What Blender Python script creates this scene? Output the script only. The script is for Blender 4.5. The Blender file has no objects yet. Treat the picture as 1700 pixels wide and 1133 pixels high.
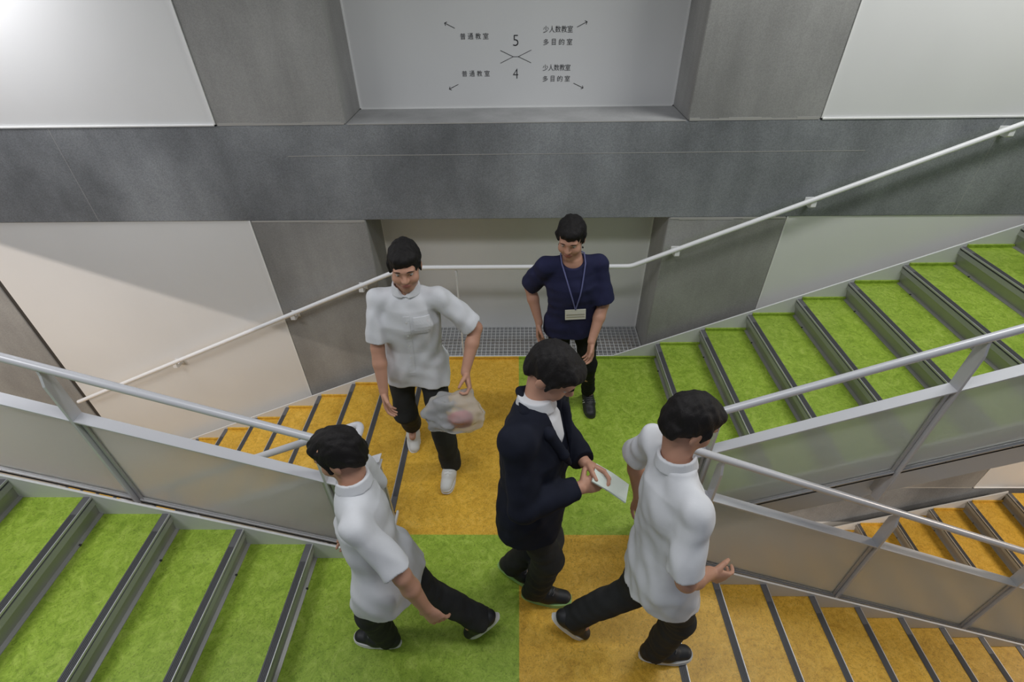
import bpy, bmesh, math, random
import numpy as np
from mathutils import Vector, Matrix

random.seed(7)
SC = bpy.context.scene
COL = SC.collection

# ------------------------------------------------------------------ camera
def make_camera():
    f, pi, ya, ro = 836.56, 0.6637, 0.0204, -0.0167
    cp, sp = math.cos(pi), math.sin(pi)
    fw, rt, up = Vector((0, cp, -sp)), Vector((1, 0, 0)), Vector((0, sp, cp))
    Z = Matrix.Rotation(ya, 3, 'Z')
    fw, rt, up = Z @ fw, Z @ rt, Z @ up
    cr, sr = math.cos(ro), math.sin(ro)
    rt, up = rt * cr + up * sr, up * cr - rt * sr
    cam = bpy.data.cameras.new('camera')
    cam.sensor_width = 36.0
    cam.lens = f / 1700 * 36
    cam.clip_start = 0.05
    o = bpy.data.objects.new('camera', cam)
    COL.objects.link(o)
    M = Matrix((rt, up, -fw)).transposed().to_4x4()
    M.translation = Vector((0, 0, 2.7))
    o.matrix_world = M
    SC.camera = o
make_camera()

# ------------------------------------------------------------------ world, lights, exposure
SC.view_settings.view_transform = 'Standard'
SC.view_settings.look = 'None'
SC.view_settings.gamma = 1.0
SC.view_settings.use_curve_mapping = False
SC.view_settings.exposure = 0.0
w = bpy.data.worlds.new('world')
SC.world = w
w.use_nodes = True
bg = w.node_tree.nodes['Background']
bg.inputs[0].default_value = (0.86, 0.92, 1.0, 1)
bg.inputs[1].default_value = 0.18

def area_light(name, loc, target, sx, sy, power, color=(1, 1, 1), spread=180):
    l = bpy.data.lights.new(name, 'AREA')
    l.shape = 'RECTANGLE'
    l.size, l.size_y = sx, sy
    l.energy = power
    l.color = color
    l.spread = math.radians(spread)
    o = bpy.data.objects.new(name, l)
    COL.objects.link(o)
    o.location = loc
    o.rotation_euler = (Vector(target) - Vector(loc)).to_track_quat('-Z', 'Y').to_euler()
    return o
# strip lamps under the landing and flights above, corridor ceiling lamps of the storey below
area_light('ceiling_lamp_landing', (0.0, 0.9, 3.6), (0.0, 1.7, 0), 2.2, 0.3, 16, (0.97, 0.98, 1.0), 140)
area_light('ceiling_lamp_right', (2.6, 2.35, 4.2), (2.6, 2.3, 0), 1.8, 0.3, 56, (0.99, 1.0, 0.98))
area_light('wall_lamp_left', (-3.45, 3.02, 3.1), (-3.35, 3.3, 2.5), 1.3, 0.12, 27, (0.96, 0.96, 1.0))
area_light('ceiling_lamp_left', (-2.9, 0.5, 3.9), (-2.6, 1.0, 0), 1.4, 0.3, 26, (0.98, 0.99, 1.0), 130)
area_light('corridor_lamp_left', (-6.8, 1.6, 1.40), (-4.4, 2.2, -1.2), 0.3, 0.9, 16, (1.0, 0.87, 0.76))
area_light('corridor_lamp_right', (6.6, 1.6, 1.50), (4.4, 2.2, -1.2), 0.15, 1.2, 95, (1.0, 0.87, 0.75))
area_light('lower_lamp_landing', (0.0, 1.6, -0.45), (0.0, 1.6, -3), 1.6, 0.5, 60, (1.0, 0.88, 0.76))
area_light('lower_lamp_right', (3.2, 0.8, -2.05), (3.2, 1.6, -4), 1.2, 0.2, 30, (1.0, 0.88, 0.76))
# strip lamp under the left-hand upper flight, parallel to it
sl_ = area_light('stair_underside_lamp', (-4.1, 0.72, 1.025), (-4.1, 2.4, 0.0), 1.2, 0.025, 30, (1.0, 0.87, 0.76))
u_ = Vector((-1, 0, 0.431)).normalized(); n_ = Vector((0.0, -0.8, 0.6)); n_ = (n_ - u_ * n_.dot(u_)).normalized()
sl_.rotation_euler = Matrix((u_, n_.cross(u_), n_)).transposed().to_euler()

# ------------------------------------------------------------------ survey of the stair
T, RI = 0.33245, 0.1433            # tread going, riser
SL = RI / T
XD, XDL, XU, XUL = 0.7819, -0.8041, 1.0965, -1.1384
YF0, YF1 = 0.02, 1.472             # front flights
YB0, YB1 = 1.777, 3.2176           # back flights
YM = 1.617                         # colour split
XC = -0.011
WY, WD = 3.2962, 3.6647            # wall face, recess back
B0, B1 = 1.2049, 1.8417            # beam
ST = 13 * RI * 2                   # storey is 26 risers
ZF = -13 * RI

# ------------------------------------------------------------------ materials
def mat(name, color, rough=0.5, metal=0.0, spec=0.5):
    m = bpy.data.materials.new(name)
    m.use_nodes = True
    b = m.node_tree.nodes['Principled BSDF']
    b.inputs['Base Color'].default_value = (*color, 1)
    b.inputs['Roughness'].default_value = rough
    b.inputs['Metallic'].default_value = metal
    b.inputs['Specular IOR Level'].default_value = spec
    return m
def nodes(m):
    return m.node_tree.nodes, m.node_tree.links, m.node_tree.nodes['Principled BSDF']
def noise(m, scale, detail=6, rough=0.6, stretch=(1, 1, 1), distort=0.0):
    N, L, b = nodes(m)
    tc = N.new('ShaderNodeTexCoord'); mp = N.new('ShaderNodeMapping'); n = N.new('ShaderNodeTexNoise')
    mp.inputs['Scale'].default_value = stretch
    n.inputs['Scale'].default_value = scale
    n.inputs['Detail'].default_value = detail
    n.inputs['Roughness'].default_value = rough
    n.inputs['Distortion'].default_value = distort
    L.new(tc.outputs['Object'], mp.inputs['Vector'])
    L.new(mp.outputs['Vector'], n.inputs['Vector'])
    return n.outputs['Fac']
def ramp(m, sock, stops):
    N, L, b = nodes(m)
    r = N.new('ShaderNodeValToRGB')
    e = r.color_ramp.elements
    while len(e) < len(stops): e.new(0.5)
    for x, (p, c) in zip(e, stops):
        x.position = p; x.color = (*c, 1)
    L.new(sock, r.inputs['Fac'])
    return r.outputs['Color']
def mixc(m, a, b_, fac, mode='MIX'):
    N, L, b = nodes(m)
    x = N.new('ShaderNodeMix'); x.data_type = 'RGBA'; x.blend_type = mode
    for v, i in ((fac, 0), (a, 6), (b_, 7)):
        if hasattr(v, 'is_output'): L.new(v, x.inputs[i])
        else: x.inputs[i].default_value = v if i == 0 else (*v, 1)
    return x.outputs[2]
def bump(m, sock, strength, dist=0.01):
    N, L, b = nodes(m)
    bp = N.new('ShaderNodeBump')
    bp.inputs['Strength'].default_value = strength
    bp.inputs['Distance'].default_value = dist
    L.new(sock, bp.inputs['Height'])
    L.new(bp.outputs['Normal'], b.inputs['Normal'])

def concrete(name, lo, hi, speck):
    m = mat(name, hi, 0.75, spec=0.3)
    N, L, b = nodes(m)
    big = ramp(m, noise(m, 1.3, 4, 0.55, (1, 1, 0.8)), [(0.32, lo), (0.7, hi)])
    streak = ramp(m, noise(m, 5, 5, 0.6, (1.0, 1, 0.12)), [(0.3, (0.72,) * 3), (0.7, (1.12,) * 3)])
    c = mixc(m, big, streak, 0.55, 'MULTIPLY')
    fine = noise(m, 150, 3, 0.7)
    sp = ramp(m, fine, [(0.34, (0.58,) * 3), (0.68, (1.32,) * 3)])
    c = mixc(m, c, sp, speck, 'MULTIPLY')
    L.new(c, b.inputs['Base Color'])
    bump(m, fine, 0.12, 0.004)
    return m
def lino(name, dark, mid, light):
    m = mat(name, mid, 0.42, spec=0.35)
    N, L, b = nodes(m)
    c = ramp(m, noise(m, 14, 8, 0.68, (1, 1, 1), 1.6), [(0.28, dark), (0.5, mid), (0.72, light)])
    big = ramp(m, noise(m, 2.2, 3, 0.5), [(0.3, (0.86,) * 3), (0.7, (1.1,) * 3)])
    c = mixc(m, c, big, 0.8, 'MULTIPLY')
    fl = noise(m, 60, 4, 0.7, (1, 1, 1), 2.2)
    fk = ramp(m, fl, [(0.34, (0.5,) * 3), (0.47, (1.0,) * 3), (0.70, (1.22,) * 3)])
    c = mixc(m, c, fk, 0.75, 'MULTIPLY')
    L.new(c, b.inputs['Base Color'])
    return m
def cloth(name, c, var=0.12, rough=0.85):
    m = mat(name, c, rough, spec=0.2)
    N, L, b = nodes(m)
    lo = tuple(v * (1 - var) for v in c); hi = tuple(min(1, v * (1 + var)) for v in c)
    L.new(ramp(m, noise(m, 9, 5, 0.6), [(0.3, lo), (0.7, hi)]), b.inputs['Base Color'])
    bump(m, noise(m, 220, 2, 0.5), 0.08, 0.002)
    return m
M = {}
M['panel'] = mat('white_wall_panel', (0.78, 0.78, 0.775), 0.55, spec=0.3)
N_, L_, b_ = nodes(M['panel'])
L_.new(ramp(M['panel'], noise(M['panel'], 1.2, 3, 0.5), [(0.3, (0.75, 0.75, 0.745)), (0.7, (0.80, 0.80, 0.795))]), b_.inputs['Base Color'])
M['trim'] = mat('white_trim', (0.86, 0.86, 0.85), 0.4)
M['beam'] = concrete('ground_concrete', (0.165, 0.174, 0.186), (0.365, 0.382, 0.402), 0.55)
M['sill'] = concrete('lit_sill_concrete', (0.36, 0.36, 0.36), (0.48, 0.48, 0.48), 0.15)  # concrete made paler: light on the upward face is in the colour
M['beam_light'] = concrete('pale_concrete', (0.27, 0.275, 0.28), (0.40, 0.41, 0.42), 0.4)
M['pier'] = concrete('smooth_concrete', (0.27, 0.267, 0.260), (0.43, 0.426, 0.414), 0.3)
M['seam'] = mat('casting_seam', (0.42, 0.41, 0.39), 0.8)  # also colours the painted highlight on the sill edge
M['joint'] = mat('dark_joint_and_shade', (0.05, 0.045, 0.04), 0.7)  # joint colour, also the painted shade below the grating
M['green'] = lino('green_linoleum', (0.19, 0.305, 0.024), (0.295, 0.43, 0.046), (0.42, 0.55, 0.095))
M['orange'] = lino('orange_linoleum', (0.52, 0.285, 0.026), (0.68, 0.40, 0.045), (0.78, 0.49, 0.085))
M['white_steel'] = mat('white_painted_steel', (0.70, 0.705, 0.71), 0.4)
M['grey_steel'] = mat('grey_painted_steel', (0.50, 0.51, 0.535), 0.38)
M['rail'] = mat('silver_grey_rail', (0.60, 0.605, 0.635), 0.34, 0.1)
M['white_rail'] = mat('white_handrail', (0.83, 0.83, 0.84), 0.35)
M['lip'] = mat('tread_lip', (0.36, 0.365, 0.355), 0.45, 0.25)
M['riser'] = mat('brushed_riser', (0.36, 0.355, 0.345), 0.33, 0.45)
M['groove'] = mat('dark_groove', (0.045, 0.05, 0.03), 0.7)
M['nosing'] = mat('dark_nosing', (0.115, 0.115, 0.122), 0.55)
M['ridge'] = mat('nosing_ridge', (0.075, 0.075, 0.08), 0.6)
M['alu'] = mat('aluminium', (0.55, 0.55, 0.56), 0.5, 0.6)
M['alu_dull'] = mat('aluminium_channel', (0.55, 0.55, 0.56), 0.38, 0.55)
M['galv'] = mat('galvanised_grating', (0.60, 0.605, 0.61), 0.45, 0.25)
M['screw'] = mat('screw', (0.08, 0.08, 0.08), 0.5, 0.5)
M['ink'] = mat('black_lettering', (0.012, 0.012, 0.014), 0.6)
def glass():
    m = bpy.data.materials.new('frosted_glass'); m.use_nodes = True
    N = m.node_tree.nodes; L = m.node_tree.links
    N.clear()
    out = N.new('ShaderNodeOutputMaterial')
    rf = N.new('ShaderNodeBsdfRefraction'); rf.inputs['Roughness'].default_value = 0.34; rf.inputs['IOR'].default_value = 1.12
    rf.inputs['Color'].default_value = (0.93, 0.94, 0.92, 1)
    df = N.new('ShaderNodeBsdfDiffuse'); df.inputs['Color'].default_value = (0.76, 0.76, 0.74, 1)
    tr = N.new('ShaderNodeBsdfTranslucent'); tr.inputs['Color'].default_value = (0.86, 0.86, 0.84, 1)
    a = N.new('ShaderNodeMixShader'); a.inputs[0].default_value = 0.5
    b = N.new('ShaderNodeMixShader'); b.inputs[0].default_value = 0.44
    L.new(df.outputs[0], a.inputs[1]); L.new(tr.outputs[0], a.inputs[2])
    L.new(a.outputs[0], b.inputs[1]); L.new(rf.outputs[0], b.inputs[2])
    L.new(b.outputs[0], out.inputs[0])
    return m
M['glass'] = glass()
M['skin'] = mat('skin', (0.50, 0.27, 0.185), 0.5, spec=0.35)
M['lips'] = mat('lips', (0.40, 0.15, 0.12), 0.45)
M['hair'] = mat('black_hair', (0.012, 0.0105, 0.0105), 0.62, spec=0.22)
bump(M['hair'], noise(M['hair'], 60, 4, 0.7, (1.0, 1.0, 0.25), 1.5), 0.6, 0.006)
M['eye'] = mat('eye_white', (0.52, 0.49, 0.46), 0.3)
M['iris'] = mat('iris', (0.02, 0.012, 0.008), 0.2)
M['white_shirt'] = cloth('white_shirt_cotton', (0.66, 0.67, 0.695), 0.05)
M['trouser'] = cloth('charcoal_trouser_wool', (0.030, 0.031, 0.032), 0.2)
M['black'] = cloth('black_trouser_cotton', (0.012, 0.012, 0.013), 0.2)
M['navy'] = cloth('navy_blouse_cotton', (0.020, 0.022, 0.060), 0.18)
M['blazer'] = cloth('dark_navy_blazer_wool', (0.010, 0.012, 0.022), 0.2)
M['shoe_black'] = mat('black_shoe', (0.016, 0.017, 0.02), 0.55)
M['shoe_white'] = mat('white_shoe', (0.62, 0.62, 0.60), 0.6)
M['sole_white'] = mat('white_sole', (0.66, 0.66, 0.64), 0.6)
M['sole_black'] = mat('black_sole', (0.02, 0.02, 0.02), 0.6)
M['sole_green'] = mat('lime_sole', (0.33, 0.55, 0.20), 0.5)
M['paper'] = mat('pale_paper', (0.66, 0.74, 0.68), 0.6)
M['card'] = mat('white_card', (0.78, 0.77, 0.68), 0.5)
M['strap'] = mat('blue_strap', (0.12, 0.13, 0.28), 0.6)
def bagmat():
    m = mat('clear_plastic_film', (0.86, 0.87, 0.9), 0.22)
    b = m.node_tree.nodes['Principled BSDF']
    b.inputs['Transmission Weight'].default_value = 0.72
    b.inputs['IOR'].default_value = 1.08
    return m
M['bag'] = bagmat()
M['red'] = mat('red_wrapper', (0.42, 0.07, 0.05), 0.5)

# ------------------------------------------------------------------ mesh helpers
class MB:
    def __init__(s): s.v = []; s.f = []; s.m = []; s.sm = []
    def add(s, vs, fs, mi=0, smooth=False):
        o = len(s.v); s.v += [tuple(v) for v in vs]
        for f in fs:
            s.f.append(tuple(i + o for i in f)); s.m.append(mi); s.sm.append(smooth)
    def box(s, x0, x1, y0, y1, z0, z1, mi=0):
        if x0 > x1: x0, x1 = x1, x0
        if y0 > y1: y0, y1 = y1, y0
        if z0 > z1: z0, z1 = z1, z0
        s.add([(x0, y0, z0), (x1, y0, z0), (x1, y1, z0), (x0, y1, z0), (x0, y0, z1), (x1, y0, z1), (x1, y1, z1), (x0, y1, z1)],
              [(0, 3, 2, 1), (4, 5, 6, 7), (0, 1, 5, 4), (1, 2, 6, 5), (2, 3, 7, 6), (3, 0, 4, 7)], mi)
    def prism_y(s, poly, y0, y1, mi=0):          # poly of (x, z)
        n = len(poly)
        a = sum(poly[i][0] * poly[(i + 1) % n][1] - poly[(i + 1) % n][0] * poly[i][1] for i in range(n))
        if a < 0: poly = poly[::-1]
        vs = [(x, y0, z) for x, z in poly] + [(x, y1, z) for x, z in poly]
        fs = [tuple(range(n)), tuple(range(2 * n - 1, n - 1, -1))]
        fs += [(i, i + n, (i + 1) % n + n, (i + 1) % n) for i in range(n)]
        s.add(vs, fs, mi)
    def prism_x(s, poly, x0, x1, mi=0):          # poly of (y, z)
        n = len(poly)
        a = sum(poly[i][0] * poly[(i + 1) % n][1] - poly[(i + 1) % n][0] * poly[i][1] for i in range(n))
        if a < 0: poly = poly[::-1]
        vs = [(x1, y, z) for y, z in poly] + [(x0, y, z) for y, z in poly]
        fs = [tuple(range(n)), tuple(range(2 * n - 1, n - 1, -1))]
        fs += [(i, i + n, (i + 1) % n + n, (i + 1) % n) for i in range(n)]
        s.add(vs, fs, mi)
    def tube(s, pts, r, seg=14, mi=0, caps=True):
        pts = [Vector(p) for p in pts]
        rings = []
        t0 = (pts[1] - pts[0]).normalized()
        n = t0.orthogonal().normalized()
        for i, p in enumerate(pts):
            if i == 0: t = t0
            elif i == len(pts) - 1: t = (pts[i] - pts[i - 1]).normalized()
            else: t = ((pts[i] - pts[i - 1]).normalized() + (pts[i + 1] - pts[i]).normalized()).normalized()
            n = (n - t * n.dot(t)).normalized()
            b = t.cross(n)
            rr = r[i] if isinstance(r, (list, tuple)) else r
            rings.append([p + (n * math.cos(a) + b * math.sin(a)) * rr for a in [2 * math.pi * k / seg for k in range(seg)]])
        vs = [v for R in rings for v in R]
        fs = []
        for i in range(len(rings) - 1):
            for k in range(seg):
                a, b2 = i * seg + k, i * seg + (k + 1) % seg
                fs.append((a, b2, b2 + seg, a + seg))
        s.add(vs, fs, mi, True)
        if caps:
            o = len(vs)
            s.add(rings[0], [tuple(range(seg - 1, -1, -1))], mi)
            s.add(rings[-1], [tuple(range(seg))], mi)
    def cyl(s, c, axis, r, h, seg=12, mi=0):
        c = Vector(c); a = Vector(axis).normalized()
        s.tube([c - a * h / 2, c + a * h / 2], r, seg, mi)
    def build(s, name, mats, parent=None, bevel=0.0):
        me = bpy.data.meshes.new(name)
        org = ORG.get(parent, Vector((0, 0, 0))) if parent else Vector((0, 0, 0))
        me.from_pydata([(x - org.x, y - org.y, z - org.z) for x, y, z in s.v], [], s.f)
        if not isinstance(mats, (list, tuple)): mats = [mats]
        for m in mats: me.materials.append(m)
        me.polygons.foreach_set('material_index', s.m)
        me.polygons.foreach_set('use_smooth', s.sm)
        me.update()
        o = bpy.data.objects.new(name, me)
        COL.objects.link(o)
        if parent:
            o.parent = parent
            ORG[o] = org
        if bevel:
            md = o.modifiers.new('bevel', 'BEVEL'); md.width = bevel; md.segments = 2; md.limit_method = 'ANGLE'
        return o
ORG = {}
def thing(name, label, cat, loc, group=None):
    o = bpy.data.objects.new(name, None)
    o.empty_display_size = 0.1
    COL.objects.link(o)
    o.location = loc
    ORG[o] = Vector(loc)
    o['label'] = label; o['category'] = cat
    if group: o['group'] = group
    return o
def tag(o, label, cat, group=None):
    o['label'] = label; o['category'] = cat
    if group: o['group'] = group
    return o
def structure(o):
    o['kind'] = 'structure'
    return o
def fillet(pts, r, n=6):
    pts = [Vector(p) for p in pts]
    out = [pts[0]]
    for i in range(1, len(pts) - 1):
        a, b, c = pts[i - 1], pts[i], pts[i + 1]
        d1, d2 = (a - b), (c - b)
        rr = min(r, d1.length * 0.49, d2.length * 0.49)
        p, q_ = b + d1.normalized() * rr, b + d2.normalized() * rr
        for k in range(n + 1):
            t = k / n
            out.append(p * (1 - t) ** 2 + b * 2 * t * (1 - t) + q_ * t * t)
    out.append(pts[-1])
    return out

# ------------------------------------------------------------------ back wall
def build_wall():
    W0, W1 = -9.0, 9.0
    zlo, zhi = -4.6, 4.4
    xa, xb, xc, xd = -1.8975, -1.0815, 1.0385, 1.8511
    # piers: two beside the recess, one at each outer bay
    piers = [(-4.83, -4.04), (xa, xb), (xc, xd), (3.99, 4.79)]
    beams = [(B0, B1), (B0 - ST, B1 - ST)]
    b = MB()
    b.box(W0, W1, WD + 0.02, WD + 0.2, zlo, zhi)
    wall = structure(b.build('wall_back', M['panel']))
    ORG[wall] = Vector((0, 0, 0))
    def bays(z0, z1):
        for x0, x1 in piers:
            p = MB(); p.box(x0, x1, WY, WD + 0.03, z0, z1)
            p.build('concrete_pier', M['pier'], wall, 0.008)
        for x0, x1 in [(W0, -4.83), (-4.00, xa), (xd, 3.99), (4.79, W1)]:
            p = MB(); p.box(x0, x1, WY + 0.006, WY + 0.05, z0, z1)
            p.build('wall_panel', M['panel'], wall)
            t = MB()
            t.box(x0, x1, WY - 0.004, WY + 0.006, z0, z0 + 0.008)
            if x1 < W1: t.box(x1 - 0.009, x1, WY - 0.004, WY + 0.006, z0, z1)
            if x0 > W0 and x0 != -4.00: t.box(x0, x0 + 0.009, WY - 0.004, WY + 0.006, z0, z1)
            t.build('panel_trim', M['trim'], wall)
        j = MB(); j.box(-4.04, -4.00, WY + 0.012, WY + 0.02, z0, z1)
        j.build('shadow_joint', M['joint'], wall)
        p = MB(); p.box(xb, xc, WD, WD + 0.02, z0, z1)
        p.build('recess_panel', M['panel'], wall)
        t = MB()
        t.box(xb, xb + 0.008, WD - 0.006, WD, z0, z1)
        t.box(xc - 0.008, xc, WD - 0.006, WD, z0, z1)
        t.box(xb, xc, WD - 0.006, WD, z0, z0 + 0.008)
        t.build('recess_trim', M['trim'], wall)
        s = MB()
        random.seed(3)
        for x0, x1 in piers:
            x = x0 + 0.01
            while x < x1 - 0.02:
                d = min(random.uniform(0.05, 0.22), x1 - 0.01 - x)
                h = random.uniform(0.009, 0.018)
                s.box(x, x + d, WY - random.uniform(0.001, 0.003), WY + 0.01, z0, z0 + h)
                h = random.uniform(0.009, 0.018)
                s.box(x, x + d, WY - random.uniform(0.001, 0.003), WY + 0.01, z1 - h, z1)
                x += d
        s.build('casting_seam', M['seam'], wall)
    bays(B1, zhi)
    bays(B1 - ST, B0)
    bays(zlo, B0 - ST)
    for z0, z1 in beams:
        p = MB(); p.box(W0, W1, WY, WD + 0.03, z0, z1)
        p.build('concrete_beam', M['beam'], wall, 0.006)
        p = MB(); p.box(xb, xc, WY + 0.004, WD, z1, z1 + 0.002)
        p.build('recess_sill', M['sill'], wall)  # sill slab in the paler concrete, painted as if lit from above
        p = MB(); p.box(xb + 0.01, xc - 0.01, WY - 0.0015, WY + 0.004, z1 - 0.002, z1 + 0.0025)
        p.build('sill_edge_highlight', M['seam'], wall)  # pale strip, a painted highlight along the sill edge
        l = MB(); l.box(-1.5, 2.2, WY - 0.0012, WY + 0.004, z0 + 0.444, z0 + 0.4475)
        l.build('pour_line', M['seam'], wall)
        for x in (-2.97, 2.98):
            l = MB(); l.box(x - 0.004, x + 0.004, WY - 0.0010, WY + 0.004, z0 + 0.004, z1 - 0.004)
            l.build('formwork_seam', M['beam_light'], wall)
build_wall()

# ------------------------------------------------------------------ lower and upper floors
def build_floors():
    b = MB(); b.box(-9.0, XDL - 12 * T - 0.02, -0.6, YB1, ZF - 0.25, ZF)
    structure(b.build('floor', M['orange']))
    b = MB(); b.box(XU + 12 * T + 0.036, 9.0, -0.6, YB1, ZF - 0.25, ZF)
    structure(b.build('floor', M['orange']))
    b = MB(); b.box(-9.0, 9.0, -0.6, WY, -ST - 0.2, -ST)
    structure(b.build('floor_lower', M['orange']))
build_floors()

# ------------------------------------------------------------------ landing
def build_landing():
    t = thing('stair_landing', 'intermediate stair landing of four green and orange quarters where the four flights meet', 'landing', (XC, YM, 0))
    y0 = 0.02
    e = 0.02
    xl, xr = -0.74, 0.735
    q = [('orange', XDL + 0.036, XC, YM, YB1, (XDL + 0.036, xl, YM, YB0), 'back left'),
         ('green', XC, XU + e, YM, YB1, None, 'back right'),
         ('green', XUL - e, XC, y0, YM, None, 'front left'),
         ('orange', XC, XD - 0.036, y0, YM, None, 'front right')]
    th = 0.03
    for col, x0, x1, ya, yb, _, lb in q:
        b = MB()
        if ya == YM:
            b.box(x0, x1, YB0 - 0.012, yb, -th, 0)
            if x0 < XC - 0.1: b.box(xl, x1, YM, YB0 - 0.012, -th, 0)
            else: b.box(x0, xr, YM, YB0 - 0.012, -th, 0)
            b.box(x0, x1, yb - 0.014, yb, 0, 0.022)
        else:
            b.box(x0, x1, ya, YF1 + 0.012, -th, 0)
            if x0 < XC - 0.1: b.box(xl, x1, YF1 + 0.012, YM, -th, 0)
            else: b.box(x0, xr, YF1 + 0.012, YM, -th, 0)
        o = b.build('floor_covering', M[col], t)
        o['label'] = f'{col} linoleum quarter at the {lb}'
    b = MB()
    b.box(XDL + 0.02, XU, YB0 - 0.012, YB1, -0.25, -th)
    b.box(XUL, XD - 0.02, y0, YF1 + 0.012, -0.25, -th)
    b.box(xl, xr, YF1 + 0.012, YB0 - 0.012, -0.25, -th)
    b.build('slab', M['white_steel'], t)
    for x0, x1, ya, yb, z1 in ((XDL, XU - T, YB1, YB1 + 0.012, 0.022), (XU - T, XU, YB1, YB1 + 0.012, -0.01),
                               (xl - 0.012, xl, YF1 + 0.012, YB0 - 0.012, 0.02), (xr, xr + 0.012, YF1 + 0.012, YB0 - 0.012, 0.02),
                               (XUL, xl, YF1 + 0.012, YF1 + 0.02, 0.02), (xr, XU, YB0 - 0.02, YB0 - 0.012, 0.02)):
        b = MB(); b.box(x0, x1, ya, yb, -0.25, z1)
        b.build('edge_plate', M['white_steel'], t)
build_landing()

# ------------------------------------------------------------------ flights
def flight(label, xb, sd, y0, y1, z0, col, cove, n=13):
    """Ascends in direction sd from z0; nosing j (1..n) at x = xb + sd*(j-1)*T, z = z0 + j*RI."""
    t = thing('stair_flight', label, 'stairs', (xb - sd * 0.3, (y0 + y1) / 2, z0))
    X = lambda s: xb + sd * s
    for ys in (y0 - 0.012, y1):
        top = lambda s: RI + SL * s + 0.022
        poly = [(-T, 0.022), (12 * T, 13 * RI + 0.022), (12 * T, 13 * RI - 0.25), (12 * T - 0.16, 13 * RI - 0.36 - 0.06), (-0.066, -0.25), (-T, -0.25)]
        b = MB(); b.prism_y([(X(s), z0 + z) for s, z in poly], ys, ys + 0.012)
        b.build('stringer', M['white_steel'], t, 0.0015)
    for j in range(1, n + 1):
        s0, z = (j - 1) * T, z0 + j * RI
        # sheet-steel riser under nosing j
        prof = [(0.004, -0.052), (0.010, -0.056), (0.024, -RI + 0.012), (0.008, -RI + 0.004), (0.008, -RI), (0.030, -RI), (0.030, -0.1), (0.02, -0.046)]
        b = MB(); b.prism_y([(X(s0 + s), z + d) for s, d in prof], y0, y1)
        b.prism_y([(X(s0 + s), z + d) for s, d in [(0.0, -0.02), (0.0, -0.052), (0.02, -0.052), (0.02, -0.02)]], y0, y1, 1)
        b.prism_y([(X(s0 + s), z + d) for s, d in [(0.006, -0.005), (0.006, -0.022), (0.02, -0.022), (0.02, -0.005)]], y0, y1, 2)
        for fy in (0.12, 0.5, 0.88):
            yy = y0 + (y1 - y0) * fy
            b.box(X(s0 + 0.003), X(s0 + 0.013), yy - 0.004, yy + 0.004, z - RI + 0.002, z - RI + 0.009, 3)
        b.build('riser', [M['riser'], M['lip'], M['groove'], M['screw']], t)
        b = MB()
        x0 = X(s0 + 0.036)
        if j < n:
            b.box(x0, X(s0 + T + 0.022), y0, y1, z - 0.02, z)
            if cove: b.box(x0, X(s0 + T + 0.02), y1 - 0.014, y1, z, z + 0.022)
        else:
            b.box(x0 , X(s0 + 0.037), y0, y1, z - 0.02, z - 0.0005)
        tr = b.build('tread', M[col], t)
        # nosing strip: body with smooth ends, ribs between, bright edges
        b = MB()
        b.box(X(s0 - 0.001), x0, y0, y1, z - 0.012, z + 0.002, 0)
        b.box(X(s0 - 0.003), X(s0 + 0.001), y0, y1, z - 0.007, z + 0.003, 2)
        b.box(X(s0 + 0.034), X(s0 + 0.036), y0, y1, z - 0.007, z + 0.0026, 0)
        for k in range(4):
            q0 = s0 + 0.0045 + k * 0.0073
            b.box(X(q0), X(q0 + 0.0048), y0 + 0.10, y1 - 0.10, z + 0.002, z + 0.0045, 1)
        b.build('nosing_strip', [M['nosing'], M['ridge'], M['alu']], tr)
    return t
flight('flight of orange treads going down to the left along the back wall', XDL - 12 * T, 1, YB0, YB1, ZF, 'orange', True)
flight('flight of green treads climbing to the right along the back wall', XU, 1, YB0, YB1, 0, 'green', True)
flight('wide flight of green treads climbing to the left in the foreground', XUL, -1, YF0, YF1, 0, 'green', False)
flight('wide flight of orange treads going down to the right in the foreground', XD + 12 * T, -1, YF0, YF1, ZF, 'orange', False)
flight('lower storey flight of orange treads seen through the gap between the right-hand flights', XU, 1, YB0, YB1, -ST, 'orange', True)

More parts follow.
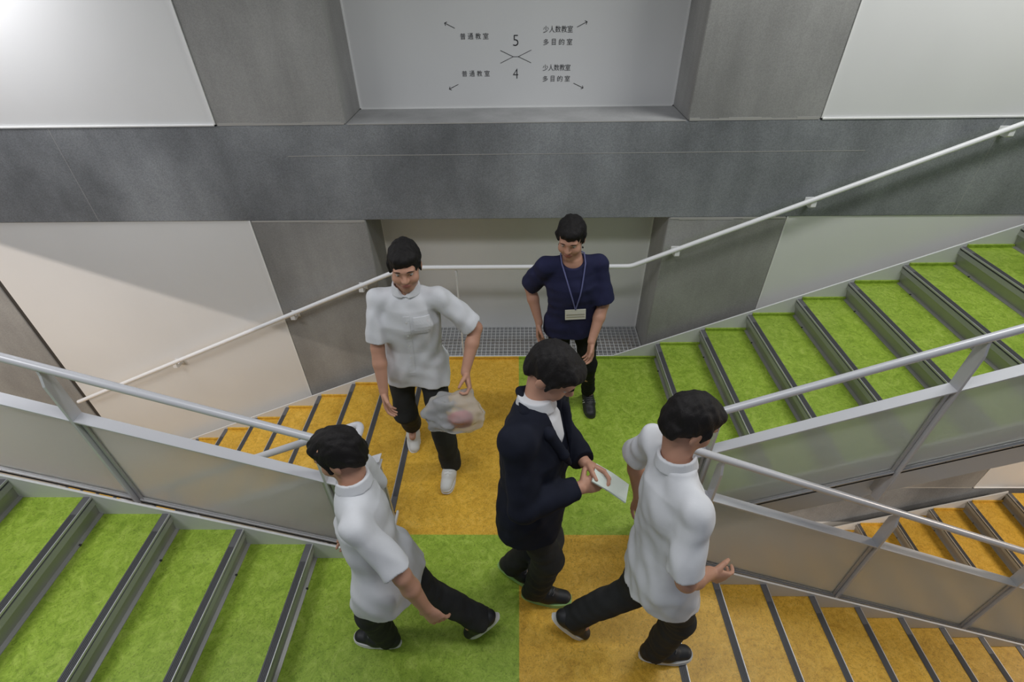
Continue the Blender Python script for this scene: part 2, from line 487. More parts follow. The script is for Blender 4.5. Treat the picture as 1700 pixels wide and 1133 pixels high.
# ------------------------------------------------------------------ balustrades
YRF, YRB = 1.548, 1.708
def zl_up(a, au): return RI + SL * (a - au)
def zl_dn(a, ad): return -SL * (a - ad)
def balustrade(label, sx, a_up, y_up, a_dn, y_dn):
    """sx: outward x direction; a = outward distance."""
    t = thing('balustrade', label, 'railing', (sx * 0.8, 1.62, 0))
    X = lambda a: sx * a
    zu = lambda a: zl_up(a, a_up)
    zd = lambda a: zl_dn(a, a_dn)
    A1 = 4.6
    ai = 0.785
    # handrail: one bent tube
    pts = [(X(A1), y_up, zu(A1) + 0.85), (X(ai), y_up, 0.85), (X(ai), y_dn, 0.85), (X(A1), y_dn, zd(A1) + 0.85)]
    b = MB(); b.tube(fillet(pts, 0.05, 8), 0.019, 16)
    b.build('top_rail', M['rail'], t)
    posts = [0.965, 1.99, 3.015, 4.04]
    for y, zf, ys in ((y_up, zu, None), (y_dn, zd, None)):
        sgn = -1 if y < 1.62 else 1          # side of the stringer
        edges = [ai - 0.02] + posts + [A1]
        # flat mid rail
        for i in range(len(edges) - 1):
            a0, a1 = edges[i], edges[i + 1]
            if i == 0: a0 = ai - 0.045
            b = MB()
            b.prism_y([(X(a0), zf(a0) + 0.552), (X(a1), zf(a1) + 0.552), (X(a1), zf(a1) + 0.56), (X(a0), zf(a0) + 0.56)], y - 0.029, y + 0.029)
            b.build('mid_rail', M['rail'], t)
            g0, g1 = edges[i] + 0.012, a1 - 0.012
            lo, hi = -0.048, 0.551
            b = MB()
            b.prism_y([(X(g0), zf(g0) + lo), (X(g1), zf(g1) + lo), (X(g1), zf(g1) + hi), (X(g0), zf(g0) + hi)], y - 0.004, y + 0.004)
            g = b.build('glass_panel', M['glass'], t)
            b = MB()
            for d0, d1, wdt in ((-0.062, -0.040, 0.017), (-0.040, -0.026, 0.010)):
                for q0, q1 in ((y - wdt, y - 0.005), (y + 0.005, y + wdt)):
                    b.prism_y([(X(g0), zf(g0) + d0), (X(g1), zf(g1) + d0), (X(g1), zf(g1) + d1), (X(g0), zf(g0) + d1)], q0, q1)
            b.prism_y([(X(g0), zf(g0) - 0.064), (X(g1), zf(g1) - 0.064), (X(g1), zf(g1) - 0.050), (X(g0), zf(g0) - 0.050)], y - 0.017, y + 0.017)
            for a, w_ in ((g0, 0.016), (g1, -0.016)):
                for q0, q1 in ((y - 0.012, y - 0.005), (y + 0.005, y + 0.012)):
                    b.prism_y([(X(a), zf(a) - 0.04), (X(a + w_), zf(a + w_) - 0.04), (X(a + w_), zf(a + w_) + hi), (X(a), zf(a) + hi)], q0, q1)
            k = g0 + 0.2
            while k < g1 - 0.1:
                for q in (y - 0.0175, y + 0.0175):
                    b.cyl((X(k), q, zf(k) - 0.05), (0, 1, 0), 0.0035, 0.003, 8, 1)
                k += 0.27
            b.build('glass_channel', [M['alu_dull'], M['screw']], g)
        for a in posts:
            z = zf(a)
            ysn = y + sgn * 0.05
            b = MB()
            w_ = 0.030
            bl = [(y - w_, z - 0.30), (y + w_, z - 0.30), (y + w_, z + 0.775), (y + 0.014, z + 0.815), (y + 0.012, z + 0.836), (y - 0.012, z + 0.836), (y - 0.014, z + 0.815), (y - w_, z + 0.765)]
            b.prism_x(bl, X(a) - 0.0065, X(a) + 0.0065)
            p = b.build('post', M['rail'], t, 0.0015)
            b = MB()
            yst = YF1 + 0.012 if sgn < 0 else YB0 - 0.012
            b.box(X(a) - 0.006, X(a) + 0.022, min(yst, y + sgn * 0.02), max(yst, y + sgn * 0.02), z - 0.28, z - 0.10)
            for dz in (-0.14, -0.24):
                b.cyl((X(a) + 0.014, y - sgn * 0.0, z + dz), (1, 0, 0), 0.012, 0.030, 6)
            b.build('post_bracket', M['grey_steel'], p)
    # closed end across the gap
    b = MB()
    b.box(X(ai + 0.02), X(ai - 0.045), y_up if y_up < y_dn else y_dn, max(y_up, y_dn) + 0.0, 0.540, 0.548)
    ylo, yhi = min(y_up, y_dn) - 0.025, max(y_up, y_dn) + 0.025
    b.box(X(ai + 0.0), X(ai - 0.045), ylo, yhi, 0.540, 0.5484)
    b.build('end_mid_rail', M['rail'], t, 0.003)
    b = MB(); b.box(X(ai - 0.026), X(ai - 0.018), ylo + 0.03, yhi - 0.03, -0.04, 0.54)
    g = b.build('glass_panel', M['glass'], t)
    b = MB()
    for yy in (ylo + 0.012, yhi - 0.030):
        b.box(X(ai - 0.034), X(ai - 0.010), yy, yy + 0.018, -0.06, 0.54)
    b.box(X(ai - 0.034), X(ai - 0.010), ylo + 0.012, yhi - 0.012, -0.06, -0.035)
    b.build('glass_channel', M['alu_dull'], g)
    return t
balustrade('grey frosted glass balustrade on the left, between the green and the orange flight', -1, -XUL, YRF, -XDL, YRB)
balustrade('grey frosted glass balustrade on the right, between the green and the orange flight', 1, XU, YRB, XD, YRF)

# ------------------------------------------------------------------ wall handrail
def wall_handrail():
    t = thing('handrail', 'white tubular handrail fixed to the back wall, following both flights and the landing', 'handrail', (0, WY, 0.86))
    y = 3.232
    xl, xr, zh = -0.846, 0.807, 0.858
    zL = lambda x: zh + SL * (x - xl)
    zR = lambda x: zh + SL * (x - xr)
    b = MB()
    b.tube(fillet([(-4.02, y, zL(-4.02)), (xl, y, zh), (xr, y, zh), (5.0, y, zR(5.0))], 0.03, 4), 0.017, 14)
    b.build('rail', M['white_rail'], t)
    for x in (-2.944, -1.792, -1.2, 1.122, 1.959, 2.995, 4.1):
        z = zL(x) if x < 0 else zR(x)
        b = MB()
        b.box(x - 0.030, x + 0.030, WY - 0.005, WY, z - 0.066, z - 0.008)
        b.prism_x([(WY, z - 0.062), (WY, z - 0.028), (y + 0.02, z - 0.034), (y + 0.008, z - 0.012), (y - 0.008, z - 0.012), (y - 0.012, z - 0.05), (y + 0.01, z - 0.062)], x - 0.017, x + 0.017)
        b.build('bracket', M['white_rail'], t, 0.002)
    b = MB()
    b.cyl((-0.47, y, 0.43), (0, 0, 1), 0.0065, 0.86, 10)
    b.cyl((-0.47, y, 0.805), (0, 0, 1), 0.011, 0.04, 10)
    b.build('support_rod', M['white_steel'], t)
wall_handrail()

# ------------------------------------------------------------------ floor grating in the recess
def grating():
    t = thing('floor_grating', 'grey steel floor grating in the recess behind the landing', 'grating', (0, 3.45, -0.02))
    b = MB()
    x0, x1, y0, y1 = -1.06, 1.03, 3.236, 3.655
    zt, zb = 0.0, -0.03
    x0b = XDL + 0.02
    x = x0b + 0.02
    xs = []
    while x < x1:
        yy = y0
        b.box(x - 0.0030, x + 0.0030, y0, y1 if x > -1.0 else WY, zb, zt)
        x += 0.0365
    n = 10
    for k in range(n + 1):
        y = y0 + (y1 - y0) * k / n
        b.box(x0b, x1 if y > WY - 0.01 else 1.0, y - 0.0030, y + 0.0030, zb + 0.002, zt + 0.0005)
    b.build('bearing_bars', M['galv'], t)
    b = MB()
    b.box(x0b, x1, y0 - 0.006, y0, -0.04, 0.003)
    b.box(x0b, x1, y1, y1 + 0.006, -0.04, 0.003)
    b.box(x1 - 0.003, x1 + 0.003, WY, y1, -0.04, 0.003)
    b.build('edge_frame', M['galv'], t)
    b = MB(); b.box(-1.07, 1.03, YB1 + 0.016, WD - 0.001, -0.34, -0.3)
    b.build('pit_shade_sheet', M['joint'], t)  # added dark sheet, its colour stands for shade below the grating
grating()

# ------------------------------------------------------------------ lettering on the recess panel
def lettering():
    t = thing('wall_lettering', 'black direction lettering with arrows and floor numbers 5 and 4 on the white recessed panel', 'sign', (-0.02, WD, 2.147))
    y = WD - 0.0015
    def txt(s, xc, zc, w_, h_, name, bold=0.0):
        cu = bpy.data.curves.new('lettering', 'FONT')
        cu.body = s; cu.align_x = 'LEFT'; cu.size = 1.0
        cu.offset = bold
        o = bpy.data.objects.new('lettering', cu)
        COL.objects.link(o)
        bpy.context.view_layer.update()
        me = bpy.data.meshes.new_from_object(o.evaluated_get(bpy.context.evaluated_depsgraph_get()))
        COL.objects.unlink(o); bpy.data.objects.remove(o)
        co = np.empty(len(me.vertices) * 3, np.float32); me.vertices.foreach_get('co', co)
        co = co.reshape(-1, 3)
        lo, hi = co.min(0), co.max(0)
        out = np.zeros_like(co)
        out[:, 0] = (co[:, 0] - (lo[0] + hi[0]) / 2) / (hi[0] - lo[0]) * w_ + xc - ORG[t].x
        out[:, 2] = (co[:, 1] - (lo[1] + hi[1]) / 2) / (hi[1] - lo[1]) * h_ + zc - ORG[t].z
        out[:, 1] = y - ORG[t].y
        me.vertices.foreach_set('co', out.ravel()); me.update()
        me.materials.clear(); me.materials.append(M['ink'])
        o2 = bpy.data.objects.new(name, me)
        COL.objects.link(o2); o2.parent = t
        return o2
    def word(s, xl, xr, zc, h_):
        n = len(s); cw = 0.034
        for i, ch in enumerate(s):
            xc = xl + cw / 2 + (xr - xl - cw) * i / (n - 1)
            txt(ch, xc, zc, cw if ch not in '目' else cw * 0.7, h_, 'character')
    word('普通教室', -0.368, -0.190, 2.263, 0.034)
    word('普通教室', -0.372, -0.191, 2.053, 0.034)
    word('少人数教室', 0.152, 0.336, 2.295, 0.036)
    word('多目的室', 0.154, 0.336, 2.226, 0.034)
    word('少人数教室', 0.154, 0.333, 2.082, 0.036)
    word('多目的室', 0.155, 0.333, 2.017, 0.034)
    txt('5', -0.020, 2.237, 0.034, 0.060, 'numeral', -0.014)
    txt('4', -0.022, 2.050, 0.034, 0.058, 'numeral', -0.014)
    def line(b, p, q_, w_=0.0034):
        p, q_ = Vector((p[0], 0, p[1])), Vector((q_[0], 0, q_[1]))
        d = (q_ - p).normalized(); n = Vector((-d.z, 0, d.x)) * w_ / 2
        b.add([(v.x, y, v.z) for v in (p - n, q_ - n, q_ + n, p + n)], [(0, 1, 2, 3)])
    b = MB()
    for p, q_ in [((-0.118, 2.183), (-0.036, 2.147)), ((-0.119, 2.111), (-0.036, 2.147)), ((-0.036, 2.147), (-0.004, 2.147)), ((-0.004, 2.147), (0.079, 2.183)), ((-0.004, 2.147), (0.079, 2.111))]:
        line(b, p, q_, 0.003)
    b.build('crossing_lines', M['ink'], t)
    for tip, tail in (((-0.459, 2.336), (-0.398, 2.307)), ((-0.463, 1.962), (-0.401, 1.990)), ((0.422, 2.332), (0.361, 2.304)), ((0.424, 1.959), (0.358, 1.989))):
        b = MB()
        line(b, tail, tip)
        d = Vector((tail[0] - tip[0], tail[1] - tip[1])).normalized()
        for a in (0.75, -0.75):
            e = Vector((d.x * math.cos(a) - d.y * math.sin(a), d.x * math.sin(a) + d.y * math.cos(a))) * 0.016
            line(b, tip, (tip[0] + e.x, tip[1] + e.y))
        b.build('arrow', M['ink'], t)
lettering()

#PEOPLE#
# ------------------------------------------------------------------ people: signed-distance modelling
def V3(*a): return np.array(a, np.float32)
def unit(v):
    v = np.asarray(v, np.float64); return v / (np.linalg.norm(v) + 1e-12)
class Field:
    def __init__(s, lo, hi, vox):
        s.lo = np.asarray(lo, np.float64); s.vox = vox
        s.n = np.ceil((np.asarray(hi) - s.lo) / vox).astype(int) + 1
        s.D = np.full(s.n, 1.0, np.float32)
    def block(s, lo, hi):
        a = np.clip(np.floor((np.asarray(lo) - s.lo) / s.vox).astype(int), 0, s.n - 1)
        b = np.clip(np.ceil((np.asarray(hi) - s.lo) / s.vox).astype(int) + 1, 1, s.n)
        b = np.maximum(b, a + 1)
        ax = [(s.lo[i] + s.vox * np.arange(a[i], b[i])).astype(np.float32) for i in range(3)]
        return tuple(slice(a[i], b[i]) for i in range(3)), np.meshgrid(*ax, indexing='ij', sparse=True)
    def put(s, sl, d, k):
        D = s.D[sl]
        if k > 0:
            h = np.maximum(k - np.abs(D - d), 0) / k
            s.D[sl] = np.minimum(D, d) - h * h * k * 0.25
        else:
            s.D[sl] = np.minimum(D, d)
    def cut(s, sl, d, k=0.0):
        D = s.D[sl]; d = -d
        if k > 0:
            h = np.maximum(k - np.abs(D - d), 0) / k
            s.D[sl] = np.maximum(D, d) + h * h * k * 0.25
        else:
            s.D[sl] = np.maximum(D, d)
    # primitives -----------------------------------------------------
    def cone(s, p0, p1, r0, r1, k=0.02, sub=False, ends=None, flat=None):
        """tapered capsule; ends=(cut0,cut1) flat-cuts the ends; flat=(axis,scale) squashes it."""
        p0 = np.asarray(p0, np.float64); p1 = np.asarray(p1, np.float64)
        m = max(r0, r1) * (1.0 if flat is None else max(1.0, 1 / flat[1])) + k + 2 * s.vox
        sl, (X, Y, Z) = s.block(np.minimum(p0, p1) - m, np.maximum(p0, p1) + m)
        d = p1 - p0; L2 = float(d @ d) + 1e-12
        px, py, pz = X - p0[0], Y - p0[1], Z - p0[2]
        t = np.clip((px * d[0] + py * d[1] + pz * d[2]) / L2, 0, 1)
        qx, qy, qz = px - t * d[0], py - t * d[1], pz - t * d[2]
        if flat is not None:
            a, sc = flat
            c = (qx * a[0] + qy * a[1] + qz * a[2]) * (1 / sc - 1)
            qx, qy, qz = qx + c * a[0], qy + c * a[1], qz + c * a[2]
        D = np.sqrt(qx * qx + qy * qy + qz * qz) - (r0 + (r1 - r0) * t)
        if flat is not None: D = D * min(1.0, flat[1])
        if ends is not None:
            L = math.sqrt(L2); tt = (px * d[0] + py * d[1] + pz * d[2]) / L
            if ends[0] is not None: D = np.maximum(D, -tt + ends[0])
            if ends[1] is not None: D = np.maximum(D, tt - L + ends[1])
        D = D.astype(np.float32)
        (s.cut if sub else s.put)(sl, D, k)
    def ell(s, c, r, R=None, k=0.02, sub=False):
        c = np.asarray(c, np.float64); r = np.asarray(r, np.float64)
        m = r.max() + k + 2 * s.vox
        sl, (X, Y, Z) = s.block(c - m, c + m)
        px, py, pz = X - c[0], Y - c[1], Z - c[2]
        if R is None: R = np.eye(3)
        q = [(px * R[i][0] + py * R[i][1] + pz * R[i][2]) for i in range(3)]
        k0 = np.sqrt(sum((q[i] / r[i]) ** 2 for i in range(3)))
        k1 = np.sqrt(sum((q[i] / r[i] ** 2) ** 2 for i in range(3))) + 1e-6
        D = (k0 * (k0 - 1) / k1).astype(np.float32)
        (s.cut if sub else s.put)(sl, D, k)
    def loft(s, p0, p1, side, tab, k=0.02, ends=(0.0, 0.0)):
        """elliptical sections along p0->p1; tab rows (t, half width, half depth, depth offset)."""
        p0 = np.asarray(p0, np.float64); p1 = np.asarray(p1, np.float64)
        ax = unit(p1 - p0); L = float(np.linalg.norm(p1 - p0))
        sd = np.asarray(side, np.float64); sd = unit(sd - ax * (sd @ ax)); dp = np.cross(ax, sd)   # dp: depth axis
        tab = np.asarray(tab, np.float64)
        m = tab[:, 1:3].max() + k + 2 * s.vox + abs(tab[:, 3]).max()
        sl, (X, Y, Z) = s.block(np.minimum(p0, p1) - m, np.maximum(p0, p1) + m)
        px, py, pz = X - p0[0], Y - p0[1], Z - p0[2]
        w_ = (px * ax[0] + py * ax[1] + pz * ax[2])
        t = np.clip(w_ / L, 0, 1)
        a = np.interp(t, tab[:, 0], tab[:, 1]); b = np.interp(t, tab[:, 0], tab[:, 2]); o = np.interp(t, tab[:, 0], tab[:, 3])
        u = px * sd[0] + py * sd[1] + pz * sd[2]
        v = px * dp[0] + py * dp[1] + pz * dp[2] - o
        k0 = np.sqrt((u / a) ** 2 + (v / b) ** 2); k1 = np.sqrt((u / a ** 2) ** 2 + (v / b ** 2) ** 2) + 1e-6
        D = k0 * (k0 - 1) / k1
        D = np.where(k0 < 1e-3, -np.minimum(a, b), D)
        D = np.maximum(D, np.maximum(-w_, w_ - L)).astype(np.float32)
        s.put(sl, D, k)
    def plane(s, p, n):            # remove the side n points to
        n = unit(n)
        sl, (X, Y, Z) = s.block(s.lo, s.lo + s.n * s.vox)
        D = ((X - p[0]) * n[0] + (Y - p[1]) * n[1] + (Z - p[2]) * n[2]).astype(np.float32)
        s.D = np.maximum(s.D, D)
    def wrinkle(s, amp, freq, seed, stretch=(1, 1, 1)):
        rng = np.random.RandomState(seed)
        sl, (X, Y, Z) = s.block(s.lo, s.lo + s.n * s.vox)
        w_ = 0
        for i in range(7):
            d = unit(rng.normal(size=3)) * freq * rng.uniform(0.6, 1.7) * np.asarray(stretch)
            ph = rng.uniform(0, 6.28, 2)
            e = unit(rng.normal(size=3)) * freq * 0.4
            w_ = w_ + np.sin(X * d[0] + Y * d[1] + Z * d[2] + ph[0] + 1.3 * np.sin(X * e[0] + Y * e[1] + Z * e[2] + ph[1])) / 7 ** 0.5
        near = np.abs(s.D) < 0.03
        s.D = np.where(near, s.D + (amp * w_).astype(np.float32), s.D)
    def mesh(s):
        D = s.D; S = D < 0
        n = S.shape
        cs = [(i, j, k) for i in (0, 1) for j in (0, 1) for k in (0, 1)]
        cnt = np.zeros(tuple(x - 1 for x in n), np.uint8)
        for c in cs: cnt += S[c[0]:n[0] - 1 + c[0], c[1]:n[1] - 1 + c[1], c[2]:n[2] - 1 + c[2]]
        act = (cnt > 0) & (cnt < 8)
        I = np.argwhere(act)
        idx = np.full(act.shape, -1, np.int32); idx[act] = np.arange(len(I))
        val = np.stack([D[I[:, 0] + c[0], I[:, 1] + c[1], I[:, 2] + c[2]] for c in cs], 1)
        acc = np.zeros((len(I), 3)); num = np.zeros(len(I))
        for a in range(8):
            for b in range(a + 1, 8):
                ca, cb = np.array(cs[a]), np.array(cs[b])
                if np.abs(ca - cb).sum() != 1: continue
                va, vb = val[:, a], val[:, b]
                m = (va < 0) != (vb < 0)
                t = np.where(m, va / np.where(m, va - vb, 1), 0)
                acc += (ca + np.outer(t, (cb - ca))) * m[:, None]; num += m
        P = (I + acc / num[:, None]) * s.vox + s.lo
        quads = []
        for ax in range(3):
            sh = [slice(1, n[i] - 1) for i in range(3)]
            sh[ax] = slice(0, n[ax] - 1); sh2 = list(sh); sh2[ax] = slice(1, n[ax])
            A, B = S[tuple(sh)], S[tuple(sh2)]
            E = np.argwhere(A != B)
            if not len(E): continue
            st = A[tuple(E.T)]
            E = E + np.array([0 if i == ax else 1 for i in range(3)])
            u, v = [(1, 2), (2, 0), (0, 1)][ax]
            def cell(du, dv):
                C = E.copy(); C[:, u] -= du; C[:, v] -= dv
                return idx[C[:, 0], C[:, 1], C[:, 2]]
            Q = np.stack([cell(1, 1), cell(0, 1), cell(0, 0), cell(1, 0)], 1)
            Q[~st] = Q[~st][:, ::-1]
            quads.append(Q)
        return P, np.concatenate(quads)
def sdf_obj(name, fld, mats, parent, paint=None, relax=1):
    P, Q = fld.mesh()
    Q = Q[(Q >= 0).all(1)]
    for _ in range(relax):
        acc = np.zeros_like(P); num = np.zeros(len(P))
        for i in range(4):
            a, b = Q[:, i], Q[:, (i + 1) % 4]
            for k in range(3):
                acc[:, k] += np.bincount(a, P[b, k], len(P)) + np.bincount(b, P[a, k], len(P))
            num += np.bincount(a, minlength=len(P)) + np.bincount(b, minlength=len(P))
        P = P * 0.5 + 0.5 * acc / np.maximum(num, 1)[:, None]
    me = bpy.data.meshes.new(name)
    org = np.array(ORG[parent])
    me.vertices.add(len(P)); me.vertices.foreach_set('co', (P - org).astype(np.float32).ravel())
    me.loops.add(Q.size); me.loops.foreach_set('vertex_index', Q.astype(np.int32).ravel())
    me.polygons.add(len(Q))
    me.polygons.foreach_set('loop_start', np.arange(0, Q.size, 4, dtype=np.int32))
    me.polygons.foreach_set('loop_total', np.full(len(Q), 4, np.int32))
    me.polygons.foreach_set('use_smooth', np.ones(len(Q), bool))
    for m in (mats if isinstance(mats, (list, tuple)) else [mats]): me.materials.append(m)
    if paint is not None:
        me.polygons.foreach_set('material_index', paint(P[Q].mean(1)).astype(np.int32))
    me.update(); me.validate()
    o = bpy.data.objects.new(name, me)
    COL.objects.link(o); o.parent = parent; ORG[o] = Vector(org)
    return o

from mathutils.bvhtree import BVHTree
def snapper(o):
    me = o.data; org = ORG[o]
    tree = BVHTree.FromPolygons([v.co.copy() for v in me.vertices], [tuple(p.vertices) for p in me.polygons])
    def snap(p, d, off):
        d = Vector(d).normalized()
        hit = tree.ray_cast(Vector(p) - org - d * 0.2, d, 0.5)
        return (Vector(p) if hit[0] is None else hit[0] + org) - d * off
    return snap
def patch(b, pts, th_dir, nu, nv, th, mi=0):
    # a thin slab over a grid of surface points
    o = Vector(th_dir).normalized() * th
    vs = [p for p in pts] + [p + o for p in pts]
    n = nu * nv; fs = []
    for i in range(nu - 1):
        for j in range(nv - 1):
            a = i * nv + j
            fs.append((a + n, a + 1 + n, a + nv + 1 + n, a + nv + n)); fs.append((a, a + nv, a + nv + 1, a + 1))
    ring = [j for j in range(nv)] + [i * nv + nv - 1 for i in range(1, nu)] + [(nu - 1) * nv + j for j in range(nv - 2, -1, -1)] + [i * nv for i in range(nu - 2, 0, -1)]
    for a, c in zip(ring, ring[1:] + ring[:1]): fs.append((a, c, c + n, a + n))
    b.add(vs, fs, mi)
def ik(a, b, l1, l2, pole):
    a = np.asarray(a, np.float64); b = np.asarray(b, np.float64)
    d = b - a; L = np.linalg.norm(d)
    if L > (l1 + l2) * 0.995:
        b = a + d / L * (l1 + l2) * 0.995; d = b - a; L = np.linalg.norm(d)
    u = d / L; p = np.asarray(pole, np.float64); p = unit(p - u * (p @ u))
    x = (l1 * l1 - l2 * l2 + L * L) / (2 * L); h = math.sqrt(max(l1 * l1 - x * x, 0))
    return a + u * x + p * h, b

VOX = 0.0045
def person(label, s, F, pelvis, neck, head, hdir, htilt, sh_right, wrists, poles, hands, ankles, toes, pitches, top, bottom, shoes, hair='short', seed=1, hem=None, sole=None):
    """s scale on a 1.62 m figure; every position is in the place's own coordinates, right side first."""
    t = thing('person', label, 'person', (pelvis[0], pelvis[1], 0))
    up = V3(0, 0, 1).astype(float)
    F = unit((*F, 0)); Rt = np.array([F[1], -F[0], 0])
    P = np.array(pelvis, float); N = np.array(neck, float); H_ = np.array(head, float)
    Sr = unit((*sh_right, 0)); Sf = np.array([-Sr[1], Sr[0], 0])
    spine = unit(N - P)
    hips = [P + Rt * 0.082 * s, P - Rt * 0.082 * s]
    shs = [N + Sr * 0.158 * s - spine * 0.055 * s, N - Sr * 0.158 * s - spine * 0.055 * s]
    LU, LF, LT, LS = 0.275 * s, 0.245 * s, 0.395 * s, 0.385 * s
    elb, wr = zip(*[ik(shs[i], wrists[i], LU, LF, poles[i]) for i in (0, 1)])
    kn, an = zip(*[ik(hips[i], ankles[i], LT, LS, F) for i in (0, 1)])
    # head frame
    hf = unit((*hdir, -math.tan(math.radians(htilt))))
    hr = unit(np.cross(hf, up)); hu = np.cross(hr, hf)
    RH = np.stack([hr, hf, hu])
    hp = lambda x, y, z: H_ + (hr * x + hf * y + hu * z) * s
    allp = np.array([P, N, H_ + 0.14, H_ - 0.14, *elb, *wr, *kn, *an, *shs, *toes])
    lo, hi = allp.min(0) - 0.24, allp.max(0) + 0.24
    lo[2] = min(a[2] for a in an) - 0.12
    # ---------------- body: one continuous skin
    f = Field(lo, hi, VOX)
    f.loft(P - spine * 0.06, N - spine * 0.0, Sr, [(0, .14 * s, .085 * s, 0), (.18, .145 * s, .09 * s, 0), (.42, .125 * s, .08 * s, 0), (.72, .13 * s, .082 * s, 0), (.88, .10 * s, .06 * s, 0), (1, .052 * s, .048 * s, 0)], k=0.02)
    for i in (0, 1):
        f.cone(N - spine * 0.055 * s, shs[i], 0.040 * s, 0.036 * s, 0.02)
        f.cone(shs[i], elb[i], 0.038 * s, 0.036 * s, 0.02)
        f.cone(elb[i], elb[i] + (wr[i] - elb[i]) * 0.35, 0.036 * s, 0.038 * s, 0.012)
        f.cone(elb[i] + (wr[i] - elb[i]) * 0.35, wr[i], 0.037 * s, 0.0245 * s, 0.012, flat=None)
        f.cone(hips[i], kn[i], 0.072 * s, 0.048 * s, 0.03)
        f.cone(kn[i], kn[i] + (an[i] - kn[i]) * 0.35, 0.046 * s, 0.047 * s, 0.02)
        f.cone(kn[i] + (an[i] - kn[i]) * 0.35, an[i], 0.046 * s, 0.034 * s, 0.02)
        td = unit(np.array(toes[i]) - an[i])
        f.cone(an[i] - up * 0.03, an[i] + td * 0.09 * s - up * 0.02, 0.03 * s, 0.022 * s, 0.02)
    f.cone(N - spine * 0.03 * s, hp(0, -.018, -.05), 0.056 * s, 0.050 * s, 0.025)
    f.ell(hp(0, -.012, .032), np.array([.074, .094, .084]) * s, RH, 0.01)
    f.ell(hp(0, .022, -.045), np.array([.060, .066, .072]) * s, RH, 0.03)
    f.ell(hp(0, .058, -.092), np.array([.026, .024, .022]) * s, RH, 0.03)
    f.ell(hp(0, .074, .020), np.array([.050, .020, .013]) * s, RH, 0.02)
    for x in (-1, 1):
        f.ell(hp(x * .038, .058, -.035), np.array([.026, .026, .026]) * s, RH, 0.02)
        f.ell(hp(x * .030, .098, .001), np.array([.0155, .016, .0058]) * s, RH, 0.008, sub=True)
        f.ell(hp(x * .072, -.012, -.012), np.array([.009, .020, .032]) * s, RH, 0.006)
    f.cone(hp(0, .082, .008), hp(0, .104, -.026), .0085 * s, .0125 * s, 0.012)
    for x in (-1, 1): f.ell(hp(x * .011, .094, -.030), np.array([.009, .011, .008]) * s, RH, 0.006)
    f.ell(hp(0, .084, -.060), np.array([.023, .012, .0065]) * s, RH, 0.006)
    f.ell(hp(0, .082, -.071), np.array([.019, .012, .0075]) * s, RH, 0.006)
    for i in (0, 1):      # hands
        hd, pn, curl = hands[i]
        hd = unit(hd); pn = np.asarray(pn, float); pn = unit(pn - hd * (pn @ hd))
        th = np.cross(hd, pn) * (1 if i == 0 else -1)
        w0 = wr[i]; q = s
        f.cone(w0, w0 + hd * 0.03 * q, .0235 * q, .024 * q, 0.012, flat=(pn, 0.75))
        f.loft(w0 + hd * 0.012 * q, w0 + hd * 0.092 * q, th, [(0, .026 * q, .015 * q, 0), (.5, .038 * q, .0165 * q, 0), (1, .041 * q, .0125 * q, 0)], 0.008)
        for off, L, fan in ((.031, .070, .10), (.0105, .078, .03), (-.0105, .073, -.04), (-.030, .057, -.12)):
            p0 = w0 + (hd * 0.086 + th * off) * q
            d = unit(hd + th * fan); ang = 0.0
            for kk, fr in enumerate((.46, .30, .24)):
                ang += curl * (0.75, 1.0, 0.7)[kk]
                dd = d * math.cos(ang) + pn * math.sin(ang)
                p1 = p0 + dd * L * fr * q
                f.cone(p0, p1, (.0088, .0082, .0076)[kk] * q, (.0082, .0076, .0068)[kk] * q, 0.003)
                p0 = p1
        p0 = w0 + (hd * 0.022 + th * 0.026 + pn * 0.006) * q
        d1 = unit(hd * 0.62 + th * 0.62 + pn * (0.25 + 0.4 * curl)); d2 = unit(hd * 0.85 + th * 0.2 + pn * (0.2 + 0.6 * curl))
        p1 = p0 + d1 * .043 * q; p2 = p1 + d2 * .032 * q
        f.cone(p0, p1, .0135 * q, .0102 * q, 0.006); f.cone(p1, p2, .0102 * q, .008 * q, 0.003)
    def paint(C):
        q = (C - H_) @ RH.T / s
        lips = ((q[:, 0] / .024) ** 2 + ((q[:, 2] + .0655) / .0125) ** 2 < 1) & (q[:, 1] > .078)
        return lips.astype(int)
    body = sdf_obj('body', f, [M['skin'], M['lips']], t, paint)
    # ---------------- eyes and brows
    for x in (-1, 1):
        b = MB()
        c = hp(x * .030, .0700, .0005)
        def ball(c, r, mi, n=10):
            vs, fs = [], []
            for i in range(n + 1):
                for j in range(2 * n):
                    a, bb = math.pi * i / n, math.pi * j / n
                    vs.append(c + r * (hr * math.sin(a) * math.cos(bb) + hu * math.sin(a) * math.sin(bb) + hf * math.cos(a)))
            for i in range(n):
                for j in range(2 * n):
                    fs.append((i * 2 * n + j, (i + 1) * 2 * n + j, (i + 1) * 2 * n + (j + 1) % (2 * n), i * 2 * n + (j + 1) % (2 * n)))
            b.add(vs, fs, mi, True)
        ball(c, .0118 * s, 0); ball(c + (hf * .0058 - hu * .0026) * s, .0062 * s, 1, 8)
        b.build('eye', [M['eye'], M['iris']], body)
        b = MB()
        b.tube([hp(x * .013, .0915, .021), hp(x * .030, .0925, .0255), hp(x * .047, .081, .020)], [.0022 * s, .0026 * s, .0012 * s], 8)
        b.build('eyebrow', M['hair'], body)
    # ---------------- hair
    f = Field(H_ - 0.21, H_ + 0.21, 0.004)
    f.ell(hp(0, -.018, .036), np.array([.0812, .1005, .0885]) * s, RH, 0.0)
    f.ell(hp(0, .045, .072), np.array([.062, .049, .034]) * s, RH, 0.02)
